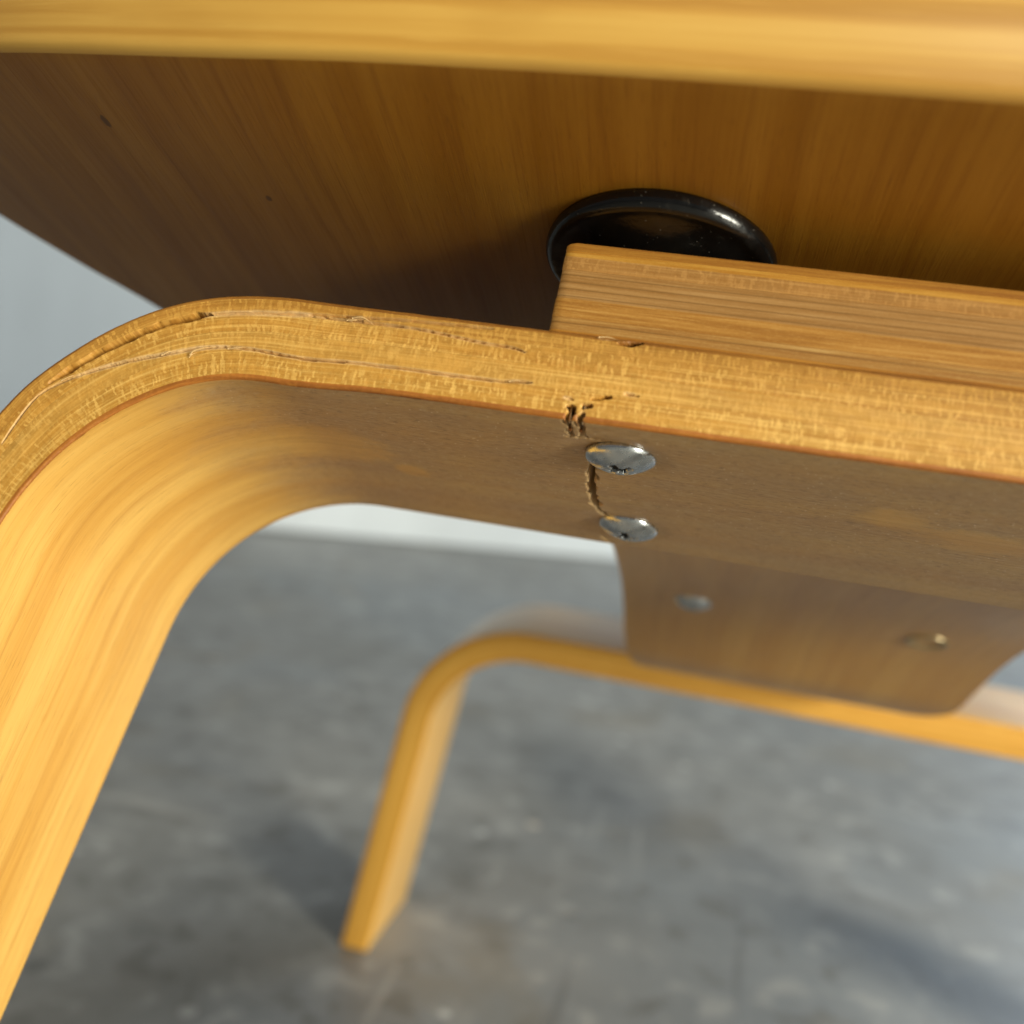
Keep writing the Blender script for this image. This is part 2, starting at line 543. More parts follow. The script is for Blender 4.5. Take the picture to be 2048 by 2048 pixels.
F1 = Frame(O1, B1, 38.518, 1.44694, 61.888, True)
F2 = Frame(O2, B2, 45.735, 1.42252, 60.407, CX=132.0)


# --- cracks in the near edge of the front frame: (u, v) polylines, half width, depth
def dist_poly(u, v, P):
    P = np.asarray(P, float)
    best = np.full(u.shape, 1e9)
    for a, b in zip(P[:-1], P[1:]):
        d = b - a
        t = np.clip(((u - a[0]) * d[0] + (v - a[1]) * d[1]) / (d @ d), 0, 1)
        best = np.minimum(best, np.hypot(u - a[0] - t * d[0], v - a[1] - t * d[1]))
    return best


EDGE_CRACKS = [   # points, half width, depth, raw spread, raw amount
    (catmull([(-39, 2.9), (-30.5, 3.3), (-23.8, 3.25), (-14.0, 3.15)], 8), 0.56, 12.0, 0.0, 0.0),
    (catmull([(-15.5, 3.15), (-11.3, 3.30), (-4.9, 3.2), (1.2, 2.7)], 8), 0.22, 0.6, 0.42, 0.75),
    (catmull([(1.0, 2.6), (5, 2.35), (9.6, 2.15), (14.5, 1.75), (22.7, 1.45), (30.1, 1.2)], 8), 0.13, 1.6, 0.14, 0.4),
    (catmull([(1.6, 2.85), (9.8, 2.75), (19.7, 2.95), (28.2, 3.7), (33.6, 3.95), (35.7, 4.4)], 8), 0.11, 1.2, 0.22, 0.55),
    (catmull([(-50, 4.85), (-44.1, 3.75), (-40.3, 3.6), (-35.2, 4.9)], 8), 0.10, 1.0, 0.20, 0.7),
    (catmull([(-35.2, 4.9), (-28.1, 6.8), (-21.4, 8.2), (-15.1, 8.6), (-11, 8.85)], 8), 0.16, 1.6, 0.34, 0.95),
    (catmull([(-11, 8.85), (-0.2, 9.65), (8.8, 9.55), (17.5, 9.62), (25.4, 9.64), (33, 9.55)], 8), 0.15, 1.6, 0.28, 0.8),
    (catmull([(33, 9.6), (35.5, 9.2), (37.6, 9.15)], 6), 0.20, 1.2, 0.30, 0.5),
    (np.array([(43.6, 11.9), (44.3, 12.3), (44.5, 12.9), (44.0, 13.3), (43.95, 14.2)]), 0.30, 4.0, 0.20, 0.3),
    (np.array([(45.95, 12.95), (45.7, 13.5), (45.75, 14.2)]), 0.28, 4.0, 0.30, 0.4),
    (np.array([(46.0, 11.65), (46.9, 11.5)]), 0.26, 4.0, 0.20, 0.25),
    (np.array([(47.0, 10.35), (48.0, 10.2), (48.6, 9.85), (49.4, 9.75)]), 0.15, 3.0, 0.0, 0.0),
    (np.array([(51.6, 8.9), (52.4, 8.95), (53.4, 9.0)]), 0.11, 1.1, 0.40, 0.6),
    (np.array([(43.0, 10.7), (44.2, 10.9)]), 0.10, 0.5, 0.35, 0.7),
    (catmull([(49.2, 1.0), (50.8, 0.9), (52.6, 0.55)], 6), 0.42, 5.0, 0.0, 0.0),
    (np.array([(46.2, 0.15), (48.2, 0.20)]), 0.20, 0.9, 0.30, 0.7),
    (np.array([(8.0, 2.5), (9.4, 2.4)]), 0.20, 1.4, 0.35, 0.8),
]
UNDER_CRACKS = [   # (u, w) on the underside
    (np.array([(44.0, -1), (43.7, 1.6), (44.1, 3.2), (43.8, 4.6), (44.1, 6.3)]), 0.36, 5.0, 0.25, 0.5),
    (np.array([(45.8, -1), (45.5, 1.5), (45.9, 2.8), (45.7, 4.2), (46.0, 5.6)]), 0.48, 5.0, 0.40, 0.8),
    (np.array([(43.3, 6.6), (44.7, 6.8), (45.9, 6.4), (47.5, 6.9)]), 0.26, 1.2, 0.35, 0.8),
    (np.array([(46.6, 6.6), (49.0, 7.2), (51.0, 7.3)]), 0.12, 0.5, 0.20, 0.5),
    (np.array([(46.8, 16.4), (46.5, 19), (46.5, 22)]), 0.60, 5.0, 0.40, 0.75),
    (np.array([(46.5, 22), (46.1, 26), (45.9, 30), (45.9, 34), (46.4, 38.0)]), 0.80, 5.0, 0.38, 0.7),
    (np.array([(46.4, 38), (46.9, 41), (47.6, 43.0), (48.6, 44.2)]), 0.50, 4.0, 0.65, 0.85),
    (np.array([(47.2, 57.5), (48.3, 60.5)]), 0.5, 0.7, 0.6, 0.8),
]


def groove(u, v, table, seed):
    dep = np.zeros(u.shape)
    raw = np.zeros(u.shape)
    jit = (vnoise(u * 1.9 + seed, v * 1.9) - 0.5) * 0.30 + (vnoise(u * 5.3 + seed, v * 5.3 + 7) - 0.5) * 0.14
    for P, hw, dp, rs, ra in table:
        d = dist_poly(u, v, P)
        near = d < hw + rs + 0.8
        if not near.any():
            continue
        rough = 1.0 if seed > 5 or len(P) < 8 else 0.22
        dj = d + jit * rough * (1.7 if seed > 5 else 1.0) * min(1.0, hw * 3.2)
        wob = 1.0 + (vnoise(u * 0.7 + seed * 2, v * 0.7 + 31) - 0.5) * 1.3 * max(rough, 0.5)
        if len(P) >= 8:
            tip = np.minimum(u - P[0][0], P[-1][0] - u)
            wob = wob * (0.35 + 0.65 * sstep(-0.5, 2.5, tip))
        h = hw * wob
        dep = np.maximum(dep, np.where(near, dp * sstep(h + 0.05, h * 0.70, dj), 0))
        if ra:
            raw = np.maximum(raw, np.where(near, ra * 0.8 * sstep(h + rs + 0.1, h * 0.95, dj) * (1 - 0.85 * (dp > 1.5) * sstep(h * 0.9, h * 0.5, dj)) * (sstep(0.05, 0.5, vnoise(u * 0.9 + 3, v * 0.9 + seed)) if rough > 0.5 else 0.8 + 0.4 * vnoise(u * 0.5, v * 2.0)), 0))  # pale tint held back inside deep cracks: their shade put into the colour
    return dep, raw


M_FLECK = [mat_fleck('ply_edge_fleck_%s' % n, b, l, d, s, a) for n, b, l, d, s, a in (
    ('outer', (0.43, 0.205, 0.033), (0.57, 0.31, 0.065), (0.30, 0.125, 0.016), 1.3, 0.7),
    ('upper', (0.46, 0.225, 0.036), (0.66, 0.39, 0.10), (0.32, 0.135, 0.017), 4.7, 0.65),
    ('middle', (0.50, 0.26, 0.048), (0.64, 0.38, 0.10), (0.36, 0.165, 0.024), 8.1, 0.4),
    ('lower', (0.48, 0.24, 0.040), (0.68, 0.42, 0.115), (0.33, 0.145, 0.018), 12.9, 0.65))]
M_TOPV = mat_long('outer_veneer_edge', (0.30, 0.125, 0.020), (0.42, 0.20, 0.035), (0.20, 0.075, 0.012), 2.2, 0.7)
M_BOTV_EDGE = mat_long('inner_veneer_edge', (0.36, 0.125, 0.018), (0.46, 0.20, 0.03), (0.24, 0.08, 0.012), 6.2, 0.7)
M_INNER = mat_face('inner_face_veneer', (0.60, 0.31, 0.055), (0.72, 0.43, 0.105), (0.45, 0.20, 0.027), 3.4, dust=True, coat=0.35)
M_FACE = mat_face('face_veneer_plain', (0.58, 0.30, 0.06), (0.70, 0.41, 0.11), (0.42, 0.19, 0.03), 9.1)

LEG1 = F1.ua + F1.leg_len()
us_vis = np.concatenate([np.linspace(-62, 40, 420, endpoint=False), np.linspace(40, 56, 110, endpoint=False), np.linspace(56, 118, 150)])
us_l = np.linspace(-LEG1, -62, 130, endpoint=False)
us_r = np.linspace(121, 2 * CX + LEG1, 150)
U1 = np.concatenate([us_l, us_vis, us_r])
FOOT1 = np.zeros(len(U1), bool)
FOOT1[[0, -1]] = True

front = empty('front_leg_frame', chair)


def near_face(v, u, top_r=0.0, bot_r=0.0, jit=0.0):
    """w of the near edge: rounded outer arrises, cracks, slight unevenness"""
    dep, raw = groove(u, v, EDGE_CRACKS, 3.0)
    w = dep + jit + 0.10 * (vnoise(u * 0.35, v * 0.8 + 5) - 0.5) + 0.05 * (vnoise(u * 2.2, v * 1.1) - 0.5)
    if top_r:
        q = np.clip((top_r - v) / top_r, 0, 1)
        w = w + top_r * (1 - np.sqrt(1 - np.minimum(q, 0.999) ** 2))
    if bot_r:
        q = np.clip((v - (T - bot_r)) / bot_r, 0, 1)
        w = w + bot_r * (1 - np.sqrt(1 - np.minimum(q, 0.999) ** 2))
    return w, raw


def build_ply(name, v0, v1, mat, jit, top=False, bot=False, mats=None):
    nv = max(4, int((v1 - v0) / 0.11))
    vv = np.linspace(v0, v1, nv)
    U, V = np.meshgrid(U1, vv, indexing='ij')
    Wn, raw = near_face(V, U, 1.0 if top else 0, 0.45 if bot else 0, jit)
    g = np.exp(-((V - v0) / 0.10) ** 2) * (0 if top else 1) + np.exp(-((V - v1) / 0.10) ** 2) * (0 if bot else 1)
    Wn = Wn + 0.018 * g
    foot = np.repeat(FOOT1[:, None], nv, 1)
    P = [F1.pos(U, V, Wn, foot)]
    UVs = [np.stack([U, V], -1)]
    RAWs = [raw]
    segs = [(nv, 0)]
    if bot:
        ww = np.concatenate([np.linspace(0.46, 47, 190), np.linspace(47.4, F1.W, 40)])
        Ub, Wb = np.meshgrid(U1, ww, indexing='ij')
        dep, rw = groove(Ub, Wb, UNDER_CRACKS, 11.0)
        # wood crushed in a shallow dish round each screw
        for su in (51.4, 51.9):
            swc = 12.4 if su < 51.5 else 48.2
            dd = np.hypot((Ub - su + 1.2) / 1.15, Wb - swc)
            dep = dep + 0.28 * sstep(8.5, 5.0, dd)
        vb = T - dep + 0.05 * (vnoise(Ub * 0.08, Wb * 0.4) - 0.5)
        end = sstep(F1.W - 0.6, F1.W, Wb)
        vb = vb - 0.5 * end * end
        foot = np.repeat(FOOT1[:, None], len(ww), 1)
        P.append(F1.pos(Ub, vb, Wb, foot))
        UVs.append(np.stack([Ub, Wb], -1))
        RAWs.append(rw)
        segs.append((len(ww), 1))
        extra = [(v0, F1.W), (v0, F1.W * 0.5)]
    elif top:
        extra = [(v1, F1.W * 0.5), (v1, F1.W), (v0, F1.W), (v0, F1.W * 0.5), (v0, 1.2)]
    else:
        extra = [(v1, F1.W - 0.02), (v0, F1.W - 0.02)]
    ev = np.array([e[0] for e in extra])
    ew = np.array([e[1] for e in extra])
    Ue = np.repeat(U1[:, None], len(ev), 1)
    foot = np.repeat(FOOT1[:, None], len(ev), 1)
    P.append(F1.pos(Ue, np.broadcast_to(ev, Ue.shape), np.broadcast_to(ew, Ue.shape), foot))
    UVs.append(np.stack([Ue, np.broadcast_to(ew, Ue.shape)], -1))
    RAWs.append(np.zeros(Ue.shape))
    n = [p.shape[1] for p in P]
    P = np.concatenate(P, 1)
    UVc = np.concatenate(UVs, 1)
    RW = np.concatenate(RAWs, 1)
    tot = P.shape[1]
    # drop the hidden joint faces of inner plies on the underside so that cracks stay open
    f = grid_faces(len(U1), tot, wrap=True)
    col = np.tile(np.arange(tot), len(U1) - 1)
    fm = np.zeros(len(f), int)
    if bot:
        fm = np.where((col >= nv - 1) & (col < nv + n[1]), 1, 0)
        keep = ~((col >= nv + n[1]) & (col < tot))
        f = f[keep]
        fm = fm[keep]
    elif top:
        fm = np.where(col >= nv + 2, 1, 0)
        keep = ~((col >= nv - 1) & (col < nv + 1))
        f, fm = f[keep], fm[keep]
    else:
        keep = ~((col == nv - 1) | (col == tot - 1))
        f, fm = f[keep], fm[keep]
    F = f[:, ::-1].tolist()
    fm = fm.tolist()
    # close the two feet
    F.append(list(range(tot)))
    F.append(list(range((len(U1) - 1) * tot, len(U1) * tot))[::-1])
    fm += [0, 0]
    return mesh_obj(name, P.reshape(-1, 3), F, mats or [mat], front, UVc.reshape(-1, 2), RW.ravel(), fm)


build_ply('face_veneer', 0.0, 0.85, None, 0.0, top=True, mats=[M_TOPV, M_FACE])
build_ply('ply', 0.85, 3.05, M_FLECK[0], 0.01)
build_ply('ply', 3.05, 6.2, M_FLECK[1], -0.02)
build_ply('ply', 6.2, 9.5, M_FLECK[2], 0.0)
build_ply('ply', 9.5, 13.15, M_FLECK[3], -0.015)
build_ply('face_veneer', 13.15, 14.0, None, -0.02, bot=True, mats=[M_BOTV_EDGE, M_INNER])

# --- torn splinters standing proud of the split edge
M_SPLINTER = mat_long('raw_splinter_wood', (0.70, 0.46, 0.20), (0.82, 0.64, 0.38), (0.52, 0.30, 0.10), 5.5, 2.0)


def splinter(pts, wid, lift):
    """pts in (u, v); a thin tapered curl lifted off the edge"""
    C = catmull(pts, 5)
    n = len(C)
    V, uvs = [], []
    for i, (u, v) in enumerate(C):
        t = i / (n - 1)
        r = wid * (0.25 + 0.75 * sin(pi * min(1, t * 1.15 + 0.12)) ** 0.7) if t < 0.97 else wid * 0.12
        up = -lift * sin(pi * (0.15 + 0.75 * t)) - 0.05
        d = C[min(i + 1, n - 1)] - C[max(i - 1, 0)]
        d = d / (np.linalg.norm(d) + 1e-9)
        nx, ny = -d[1], d[0]
        for (a, b) in ((r, 0.0), (0, -0.5 * wid), (-r, 0.06), (0, 0.35 * wid)):
            V.append(F1.pos(u + nx * a, v + ny * a, up + b))
            uvs.append((i * 0.8, a * 3))
    f = grid_faces(n, 4, wrap=True).tolist()
    f += [[0, 1, 2, 3], [(n - 1) * 4 + k for k in (3, 2, 1, 0)]]
    o = mesh_obj('splinter', np.array(V), f, M_SPLINTER, front, uvs, np.zeros(len(V)), smooth=True)
    return o


splinter([(8.2, 2.55), (9.6, 2.35), (10.8, 2.7), (11.9, 3.25)], 0.20, 0.7)
splinter([(7.4, 2.9), (8.6, 2.8), (9.6, 2.55)], 0.16, 0.35)
splinter([(-17.2, 9.55), (-16.4, 9.2), (-14.4, 9.0), (-12.6, 8.8)], 0.20, 0.7)
splinter([(-17.4, 9.9), (-16.9, 9.6), (-16.0, 9.35)], 0.13, 0.4)
splinter([(-10.8, 9.25), (-9.2, 9.2), (-7.4, 8.95)], 0.14, 0.4)
splinter([(-21.9, 8.3), (-20.6, 8.2), (-19.4, 8.35)], 0.15, 0.35)
splinter([(34.4, 9.45), (35.6, 9.2), (36.8, 9.35)], 0.15, 0.3)
splinter([(46.1, 0.45), (47.6, 0.30), (49.3, 0.65)], 0.16, 0.08)
splinter([(-37.6, 4.0), (-36.2, 4.4), (-35.0, 4.75)], 0.12, 0.3)

# --- rear leg frame
M_REAR_EDGE = mat_bands('rear_ply_edge', 0.32, 7.7, 1.22)
M_REAR_FACE = mat_face('rear_face_veneer', (0.68, 0.37, 0.08), (0.76, 0.46, 0.12), (0.54, 0.26, 0.04), 14.0, gain=0.7, rough=0.36, coat=0.6)


def build_frame(name, fr, parent):
    leg = fr.ua + fr.leg_len()
    us = np.concatenate([np.linspace(-leg, -fr.ua, 8, endpoint=False), np.linspace(-fr.ua, 0, 26, endpoint=False), np.linspace(0, fr.CX, 10)])
    us = np.concatenate([us, (2 * fr.CX - us[:-1])[::-1]])
    r = 0.9
    sec = []
    for (v, w, sv, sw) in ((0, 0, 1, 1), (T, 0, -1, 1), (T, fr.W, -1, -1), (0, fr.W, 1, -1)):
        corner = [(v + sv * r * (1 - sin(a)), w + sw * r * (1 - cos(a))) for a in np.linspace(0, pi / 2, 4)]
        if (sv * sw) < 0:
            corner = corner[::-1]
        sec += corner[::-1] if False else corner
    sec = np.array(sec)
    # order round the perimeter
    ang = np.arctan2(sec[:, 1] - fr.W / 2, (sec[:, 0] - T / 2) * fr.W / T)
    sec = sec[np.argsort(ang)]
    ns = len(sec)
    U = np.repeat(us[:, None], ns, 1)
    foot = np.zeros(U.shape, bool)
    foot[[0, -1]] = True
    V = np.broadcast_to(sec[:, 0], U.shape)
    W = np.broadcast_to(sec[:, 1], U.shape)
    P = fr.pos(U, V, W, foot)
    edge = (W < 0.5) | (W > fr.W - 0.5)
    uv = np.stack([U, np.where(edge, V, W)], -1)
    f = grid_faces(len(us), ns, wrap=True)
    colw = sec[:, 1]
    j = np.tile(np.arange(ns), len(us) - 1)
    wm = (colw[j] + colw[(j + 1) % ns]) / 2
    fm = np.where((wm < 1.0) | (wm > fr.W - 1.0), 0, 1).tolist()
    F = f.tolist() + [list(range(ns))[::-1], list(range((len(us) - 1) * ns, len(us) * ns))]
    fm += [0, 0]
    o = mesh_obj(name, P.reshape(-1, 3), F, [M_REAR_EDGE, M_REAR_FACE], parent, uv.reshape(-1, 2), np.zeros(P.shape[0] * ns), fm)
    bm = bmesh.new()
    bm.from_mesh(o.data)
    bmesh.ops.recalc_face_normals(bm, faces=bm.faces)
    bm.to_mesh(o.data)
    bm.free()
    autosmooth(o, 40)
    return o


build_frame('rear_leg_frame', F2, chair)

# --- spine: flat on the front bar, dips, then lands on the rear bar and rises towards the back
XC = 36.4                                             # middle of the chair, working x


def f1yz(o, w):
    p = O1 + o * B1[1] + w * B1[2]
    return p[1], p[2]


sp = [f1yz(T + 0.05, 2.0), f1yz(T + 0.05, 30.0), f1yz(T + 0.05, 62.0), (252, 251.5), (282, 241.0), (301, 232.8), (318, 223.6), (336, 211.8),
      (351, 201.6), (366, 194.6), (390, 189.0), (420, 182.6), (452, 179.6), (490, 181.0), (525, 187), (556, 202), (580, 228), (596, 262), (606, 300)]
SP = catmull(sp, 6)
tan = np.gradient(SP, axis=0)
tan /= np.linalg.norm(tan, axis=1)[:, None]
nor = np.stack([-tan[:, 1], tan[:, 0]], 1)
arc = np.concatenate([[0], np.cumsum(np.linalg.norm(np.diff(SP, axis=0), axis=1))])
hw_l = np.interp(SP[:, 0], [150, 206, 255, 335, 352, 372, 452, 610], [62.9, 60.5, 56.6, 55.0, 53.6, 49, 44, 36])
hw_r = np.interp(SP[:, 0], [150, 206, 255, 318, 345, 354, 360, 370, 452, 610], [62.9, 60.5, 57.5, 57.2, 57.0, 56.0, 52.5, 46, 42, 36])
spine = empty('spine', chair)
M_SP = [mat_long('spine_ply_brown', (0.38, 0.165, 0.022), (0.47, 0.225, 0.035), (0.27, 0.10, 0.013), 1.1, 0.8),
        mat_long('spine_ply_yellow', (0.52, 0.26, 0.04), (0.62, 0.34, 0.07), (0.40, 0.17, 0.02), 2.9, 0.8),
        mat_fleck('spine_ply_fleck', (0.40, 0.195, 0.05), (0.52, 0.28, 0.085), (0.29, 0.125, 0.025), 17.3, 0.5),
        mat_long('spine_ply_ringed', (0.37, 0.195, 0.06), (0.46, 0.265, 0.10), (0.29, 0.14, 0.036), 4.3, 0.8, lines=1.0),
        mat_long('spine_ply_orange', (0.43, 0.205, 0.04), (0.56, 0.32, 0.09), (0.30, 0.125, 0.02), 7.3, 0.9),
        mat_long('spine_ply_low', (0.40, 0.205, 0.05), (0.52, 0.32, 0.11), (0.30, 0.135, 0.03), 11.3, 0.9, lines=0.8)]
M_SPF = mat_face('spine_face_veneer', (0.40, 0.205, 0.048), (0.49, 0.28, 0.085), (0.27, 0.12, 0.022), 21.0, gain=0.9, rough=0.40, coat=0.15)


def build_spine_ply(name, t0, t1, mat, inset):
    """t measured up from the underside; 16.1 in all"""
    r = 2.2 if t1 > 15 else 0.25
    cols = []
    # columns across: left edge, several, right edge
    xs = np.concatenate([[0, 0.004, 0.012], np.linspace(0.03, 0.97, 13), [0.988, 0.996, 1]])
    n = len(xs)
    rows_b, rows_t = [], []
    uvb, uvt = [], []
    for i in range(len(SP)):
        L = XC - hw_l[i] + inset
        Rr = XC + hw_r[i] - inset
        X = L + (Rr - L) * xs
        e = np.minimum(X - L, Rr - X)
        drop = 0.6 * np.clip(1 - e / 1.6, 0, 1) ** 2 if t1 > 15 else 0 * e
        nose = (inset + 0.3 * np.clip(1 - e / 0.8, 0, 1) ** 2) if i == 0 else 0.0
        for rows, uvs, t, dr in ((rows_b, uvb, t0, 0), (rows_t, uvt, t1, drop)):
            tt = t - dr
            y = SP[i, 0] + nor[i, 0] * tt + tan[i, 0] * nose
            z = SP[i, 1] + nor[i, 1] * tt + tan[i, 1] * nose
            rows.append(np.stack([X, y + 0 * X, z + 0 * X], -1))
            uvs.append(np.stack([X, np.full(n, arc[i])], -1))
    V = np.concatenate([np.array(rows_b).reshape(-1, 3), np.array(rows_t).reshape(-1, 3)])
    uv = np.concatenate([np.array(uvb).reshape(-1, 2), np.array(uvt).reshape(-1, 2)])
    N = len(SP) * n
    m_ = len(SP)
    F, fm = [], []
    g = grid_faces(m_, n)
    F += g[:, ::-1].tolist() if False else g.tolist()
    fm += [1] * len(g)
    F += (g[:, ::-1] + N).tolist()
    fm += [1] * len(g)
    # sides and ends get their own vertices so that the edge uv can be (along, thickness)
    def strip(ib, it, along):
        nonlocal V, uv
        k0 = len(V)
        V = np.concatenate([V, V[ib], V[it]])
        uv = np.concatenate([uv, np.stack([along, np.full(len(ib), -t0)], -1), np.stack([along, np.full(len(ib), -t1)], -1)])
        L_ = len(ib)
        for q in range(L_ - 1):
            F.append([k0 + q, k0 + q + 1, k0 + L_ + q + 1, k0 + L_ + q])
            fm.append(0)
    idx = np.arange(N).reshape(m_, n)
    strip(idx[0], idx[0] + N, V[idx[0], 0])
    strip(idx[-1], idx[-1] + N, V[idx[-1], 0])
    strip(idx[:, 0], idx[:, 0] + N, arc)
    strip(idx[:, -1], idx[:, -1] + N, arc)
    o = mesh_obj(name, V, F, [mat, M_SPF_S], spine, uv, np.zeros(len(V)), fm)
    bm = bmesh.new()
    bm.from_mesh(o.data)
    bmesh.ops.remove_doubles(bm, verts=bm.verts, dist=1e-7)
    bmesh.ops.recalc_face_normals(bm, faces=bm.faces)
    bm.to_mesh(o.data)
    bm.free()
    autosmooth(o, 30)
    return o


M_SPF_S = mat_face('spine_face_lengthwise', (0.46, 0.225, 0.042), (0.55, 0.30, 0.07), (0.33, 0.14, 0.019), 21.0, gain=0.9, rough=0.40, swap=True, coat=0.6)
for nm, t0, t1, k, ins in (('face_veneer', 14.75, 16.1, 0, 0.0), ('ply', 13.7, 14.75, 1, 0.05), ('ply', 11.4, 13.7, 2, 0.0), ('ply', 6.4, 11.4, 3, 0.06),
                           ('ply', 3.2, 6.4, 4, 0.0), ('ply', 1.0, 3.2, 5, 0.05), ('face_veneer', 0.0, 1.0, 0, 0.0)):
    build_spine_ply(nm, t0, t1, M_SP[k], ins)


# --- seat shell
def seat_off(x, w):
    a = np.maximum(np.abs(x - CX) - 95, 0) / 90
    side = 9 * a ** 2
    q = np.maximum(w - 62, 0)
    rear = np.where(q < 60, 0.32 * q * q / 120, 0.32 * 30 + 0.32 * (q - 60))
    lip = 0
    return 36.2 + side + rear + lip


half = [(101, -28.2), (66, -28.0), (32, -27.4), (-5, -25.6), (-46, -19.6), (-80, -9.5), (-106, 3), (-117, 17), (-112, 32), (-99, 45.5), (-85, 57.5), (-70, 71.5),
        (-58, 100), (-55, 150), (-48, 200), (-34, 244), (0, 276), (50, 289), (101, 292)]
hp = catmull(half, 8)
full = np.vstack([hp, np.stack([2 * CX - hp[::-1, 0], hp[::-1, 1]], 1)[1:-1]])
SEAT_T = 15.5
nr, na = 46, len(full)
ctr = np.array([CX, 120.0])
rr = np.linspace(0.02, 1, nr) ** 0.8


def seat_pt(q, dz):
    o = seat_off(q[:, 0], q[:, 1]) + dz
    return O1 + q[:, :1] * B1[0] + o[:, None] * B1[1] + q[:, 1:] * B1[2]


Vs, uvs_, fms, Fs = [], [], [], []
rings = [(ctr + (full - ctr) * r, 0.0, 0) for r in rr]                            # underside
er = 1.6
prof = [(1 - cos(a), 1 - sin(a)) for a in np.linspace(0, pi / 2, 5)]
vec = (full - ctr)
ln = np.linalg.norm(vec, axis=1)[:, None]
tang = np.roll(full, -1, 0) - np.roll(full, 1, 0)
nrm = np.stack([tang[:, 1], -tang[:, 0]], 1)
nrm /= np.linalg.norm(nrm, axis=1)[:, None]
sgn = np.sign((nrm * vec).sum(1))[:, None]
nrm *= sgn
edge_rings = []
for a in np.linspace(0, pi / 2, 5)[1:]:
    edge_rings.append((full + nrm * er * sin(a), er * (1 - cos(a))))
for s in np.linspace(0, 1, 5)[1:]:
    edge_rings.append((full + nrm * (er + 0.8 * sin(pi * s)), er + s * (SEAT_T - 2 * er)))
for a in np.linspace(0, pi / 2, 5)[1:]:
    edge_rings.append((full + nrm * er * cos(a), SEAT_T - er + er * sin(a)))
top_rings = [(ctr + (full - ctr) * r, SEAT_T) for r in rr[::-1][1:]]
P_all, uv_all = [], []
per = np.concatenate([[0], np.cumsum(np.linalg.norm(np.diff(full, axis=0), axis=1))])
for q, dz, _ in rings:
    P_all.append(seat_pt(q, dz)); uv_all.append(q)
nu_ = len(rings)
P_all.append(seat_pt(full, 0.0)); uv_all.append(np.stack([per, 0 * per], 1))
for q, dz in edge_rings:
    P_all.append(seat_pt(q, dz)); uv_all.append(np.stack([per, np.full(na, dz)], 1))
ne_ = 1 + len(edge_rings)
P_all.append(seat_pt(full, SEAT_T)); uv_all.append(full)
for q, dz in top_rings:
    P_all.append(seat_pt(q, dz)); uv_all.append(q)
nt_ = 1 + len(top_rings)
tot = nu_ + ne_ + nt_
f = grid_faces(tot, na, wrap=True)
rowi = np.repeat(np.arange(tot - 1), na)
keep = (rowi != nu_ - 1) & (rowi != nu_ + ne_ - 1)
f = f[keep]
rowi = rowi[keep]
fm = np.where((rowi >= nu_) & (rowi < nu_ + ne_ - 1), 1, 0)
F = f.tolist() + [list(range(na))[::-1], [(tot - 1) * na + k for k in range(na)]]
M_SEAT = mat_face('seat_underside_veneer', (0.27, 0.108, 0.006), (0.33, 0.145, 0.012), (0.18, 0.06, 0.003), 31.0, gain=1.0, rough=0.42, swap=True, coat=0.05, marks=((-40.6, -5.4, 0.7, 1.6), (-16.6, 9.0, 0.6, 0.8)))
M_SEAT_E = mat_bands('seat_ply_edge', 0.22, 3.1, 0.80)
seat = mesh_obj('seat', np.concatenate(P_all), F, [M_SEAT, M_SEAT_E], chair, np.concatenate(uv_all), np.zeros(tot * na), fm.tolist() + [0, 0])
bm = bmesh.new()
bm.from_mesh(seat.data)
bmesh.ops.remove_doubles(bm, verts=bm.verts, dist=1e-6)
bmesh.ops.recalc_face_normals(bm, faces=bm.faces)
bm.to_mesh(seat.data)
bm.free()

# --- rubber shock mounts between the seat and the spine
M_RUB = mat_black()


def lathe(name, prof, org, ax, ay, az, mats, parent, n=64, fn=None, deep=None):
    """prof: (r, h) list; org/ax/ay/az in working space; h along az"""
    V = []
    D = []
    a = np.linspace(0, 2 * pi, n, endpoint=False)
    for r, h in prof:
        hh = np.full(n, h)
        if fn is not None:
            dd = fn(r * np.cos(a), r * np.sin(a), r)
            hh = hh + dd
            D.append(dd)
        else:
            D.append(0 * hh)
        V.append(org + np.outer(r * np.cos(a), ax) + np.outer(r * np.sin(a), ay) + np.outer(hh, az))
    V = np.concatenate(V)
    F = grid_faces(len(prof), n, wrap=True).tolist()
    F += [list(range(n))[::-1], [(len(prof) - 1) * n + k for k in range(n)]]
    # keep the origin of the object at its own base
    fm = None
    if deep is not None:
        D = np.concatenate(D)
        fm = [1 if np.mean(D[np.array(q)]) < deep else 0 for q in F]
    o = mesh_obj(name, V - org, F, mats, parent, None, None, fm)
    o.location = Vector((org * K).tolist())
    bm = bmesh.new()
    bm.from_mesh(o.data)
    bmesh.ops.recalc_face_normals(bm, faces=bm.faces)
    bm.to_mesh(o.data)
    bm.free()
    return o


mprof = [(18.9, 0.0), (19.05, 0.7), (19.0, 1.5), (18.7, 2.2), (18.2, 2.65), (17.6, 2.85), (17.0, 2.82), (16.4, 2.75), (15.6, 2.8), (14.4, 3.0), (13.0, 3.35),
         (11.6, 3.85), (10.3, 4.5), (9.2, 5.1), (8.4, 5.6), (7.8, 5.95)]
for mx in (51.7, 2 * CX - 51.7):
    org = O1 + mx * B1[0] + 36.15 * B1[1] + 13.6 * B1[2]
    lathe('shock_mount', mprof, org, B1[0], B1[2], -B1[1], M_RUB, chair, 96)

# --- screws
M_ZINC = mat_metal('zinc_screw', (0.68, 0.72, 0.75), 0.22)
M_DARK = mat_metal('dark_recess', (0.05, 0.05, 0.05), 0.5)  # darker metal colour for the deep faces of the cross recess
M_BRASS = mat_metal('brass_screw_cup', (0.62, 0.50, 0.30), 0.32, 40)


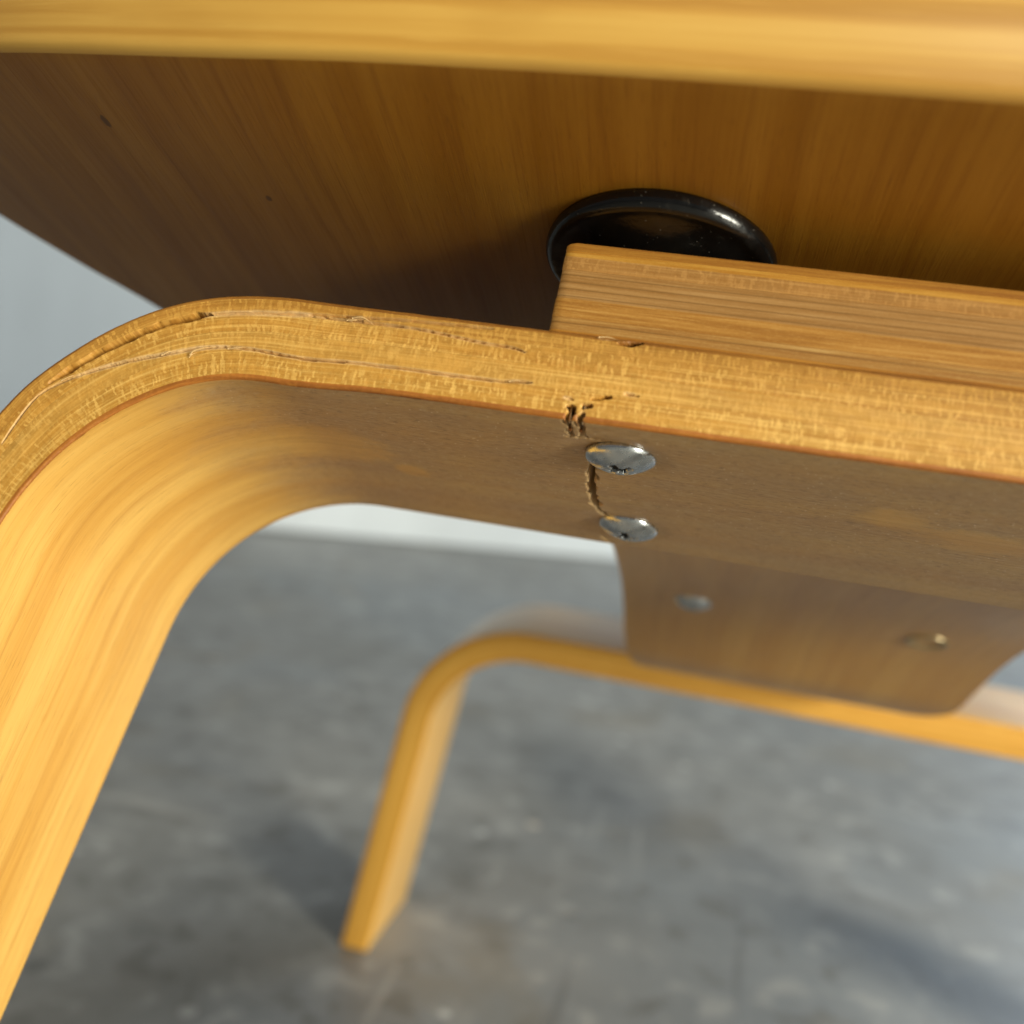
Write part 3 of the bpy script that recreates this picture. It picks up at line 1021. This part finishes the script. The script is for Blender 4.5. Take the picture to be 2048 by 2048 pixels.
def screw(org, ax, ay, az, rad=5.6, ht=2.3, rot=0.5, mat=None):
    """oval head with a cross recess"""
    pr = [(rad, -0.6), (rad, 0.0), (rad * 0.985, 0.22)]
    for q in np.linspace(0.955, 0.02, 34):
        pr.append((rad * q, 0.25 + (ht - 0.25) * (1 - q ** 2) ** 0.85))
    ca, sa = cos(rot), sin(rot)

    def rec(x, y, r):
        if r > rad * 0.93:
            return 0 * x
        X = ca * x + sa * y
        Y = -sa * x + ca * y
        L = rad * 0.38
        wd_ = rad * 0.105
        arm = np.maximum(sstep(wd_ + 0.16, wd_ - 0.05, np.abs(X)) * sstep(L + 0.2, L - 0.25, np.abs(Y)),
                         sstep(wd_ + 0.16, wd_ - 0.05, np.abs(Y)) * sstep(L + 0.2, L - 0.25, np.abs(X)))
        core = sstep(rad * 0.24, rad * 0.12, np.full_like(x, r))
        return -1.1 * np.maximum(arm * 0.85, core)
    return lathe('screw', pr, org, ax, ay, az, [mat or M_ZINC, M_DARK], chair, 120, rec, deep=-0.55)


for k, (sx_, sw_, rt) in enumerate(((51.4, 12.4, 0.55), (51.9, 48.2, 0.2), (2 * CX - 51.4, 12.4, 1.0), (2 * CX - 51.9, 48.2, 0.3))):
    org = O1 + sx_ * B1[0] - 0.05 * B1[1] + sw_ * B1[2]
    tilt = 0.06 if k == 0 else -0.04
    ax = B1[0]
    az = -B1[1] * cos(tilt) + B1[2] * sin(tilt) * 0.6 + B1[0] * sin(tilt)
    az = az / np.linalg.norm(az)
    ax = ax - az * (ax @ az)
    ax /= np.linalg.norm(ax)
    ay = np.cross(az, ax)
    screw(org, ax, ay, az, rot=rt)


def on_spine(x, y):
    i = int(np.abs(SP[:, 0] - y).argmin())
    org = np.array([x, SP[i, 0], SP[i, 1]])
    az = -np.array([0, nor[i, 0], nor[i, 1]])
    ay = np.array([0, tan[i, 0], tan[i, 1]])
    return org, np.array([1.0, 0, 0]), ay, az


org, ax, ay, az = on_spine(2.2, 303.5)
screw(org, ax, ay, az, rad=5.6, ht=2.4, rot=0.9)
org, ax, ay, az = on_spine(69.5, 303.5)
lathe('screw_cup', [(5.9, -0.5), (5.9, 0.25), (5.6, 0.6), (5.2, 0.7), (4.7, 0.55), (3.9, -0.3), (3.0, -1.2), (2.0, -1.5), (0.3, -1.5)], org, ax, ay, az, M_BRASS, chair, 64)
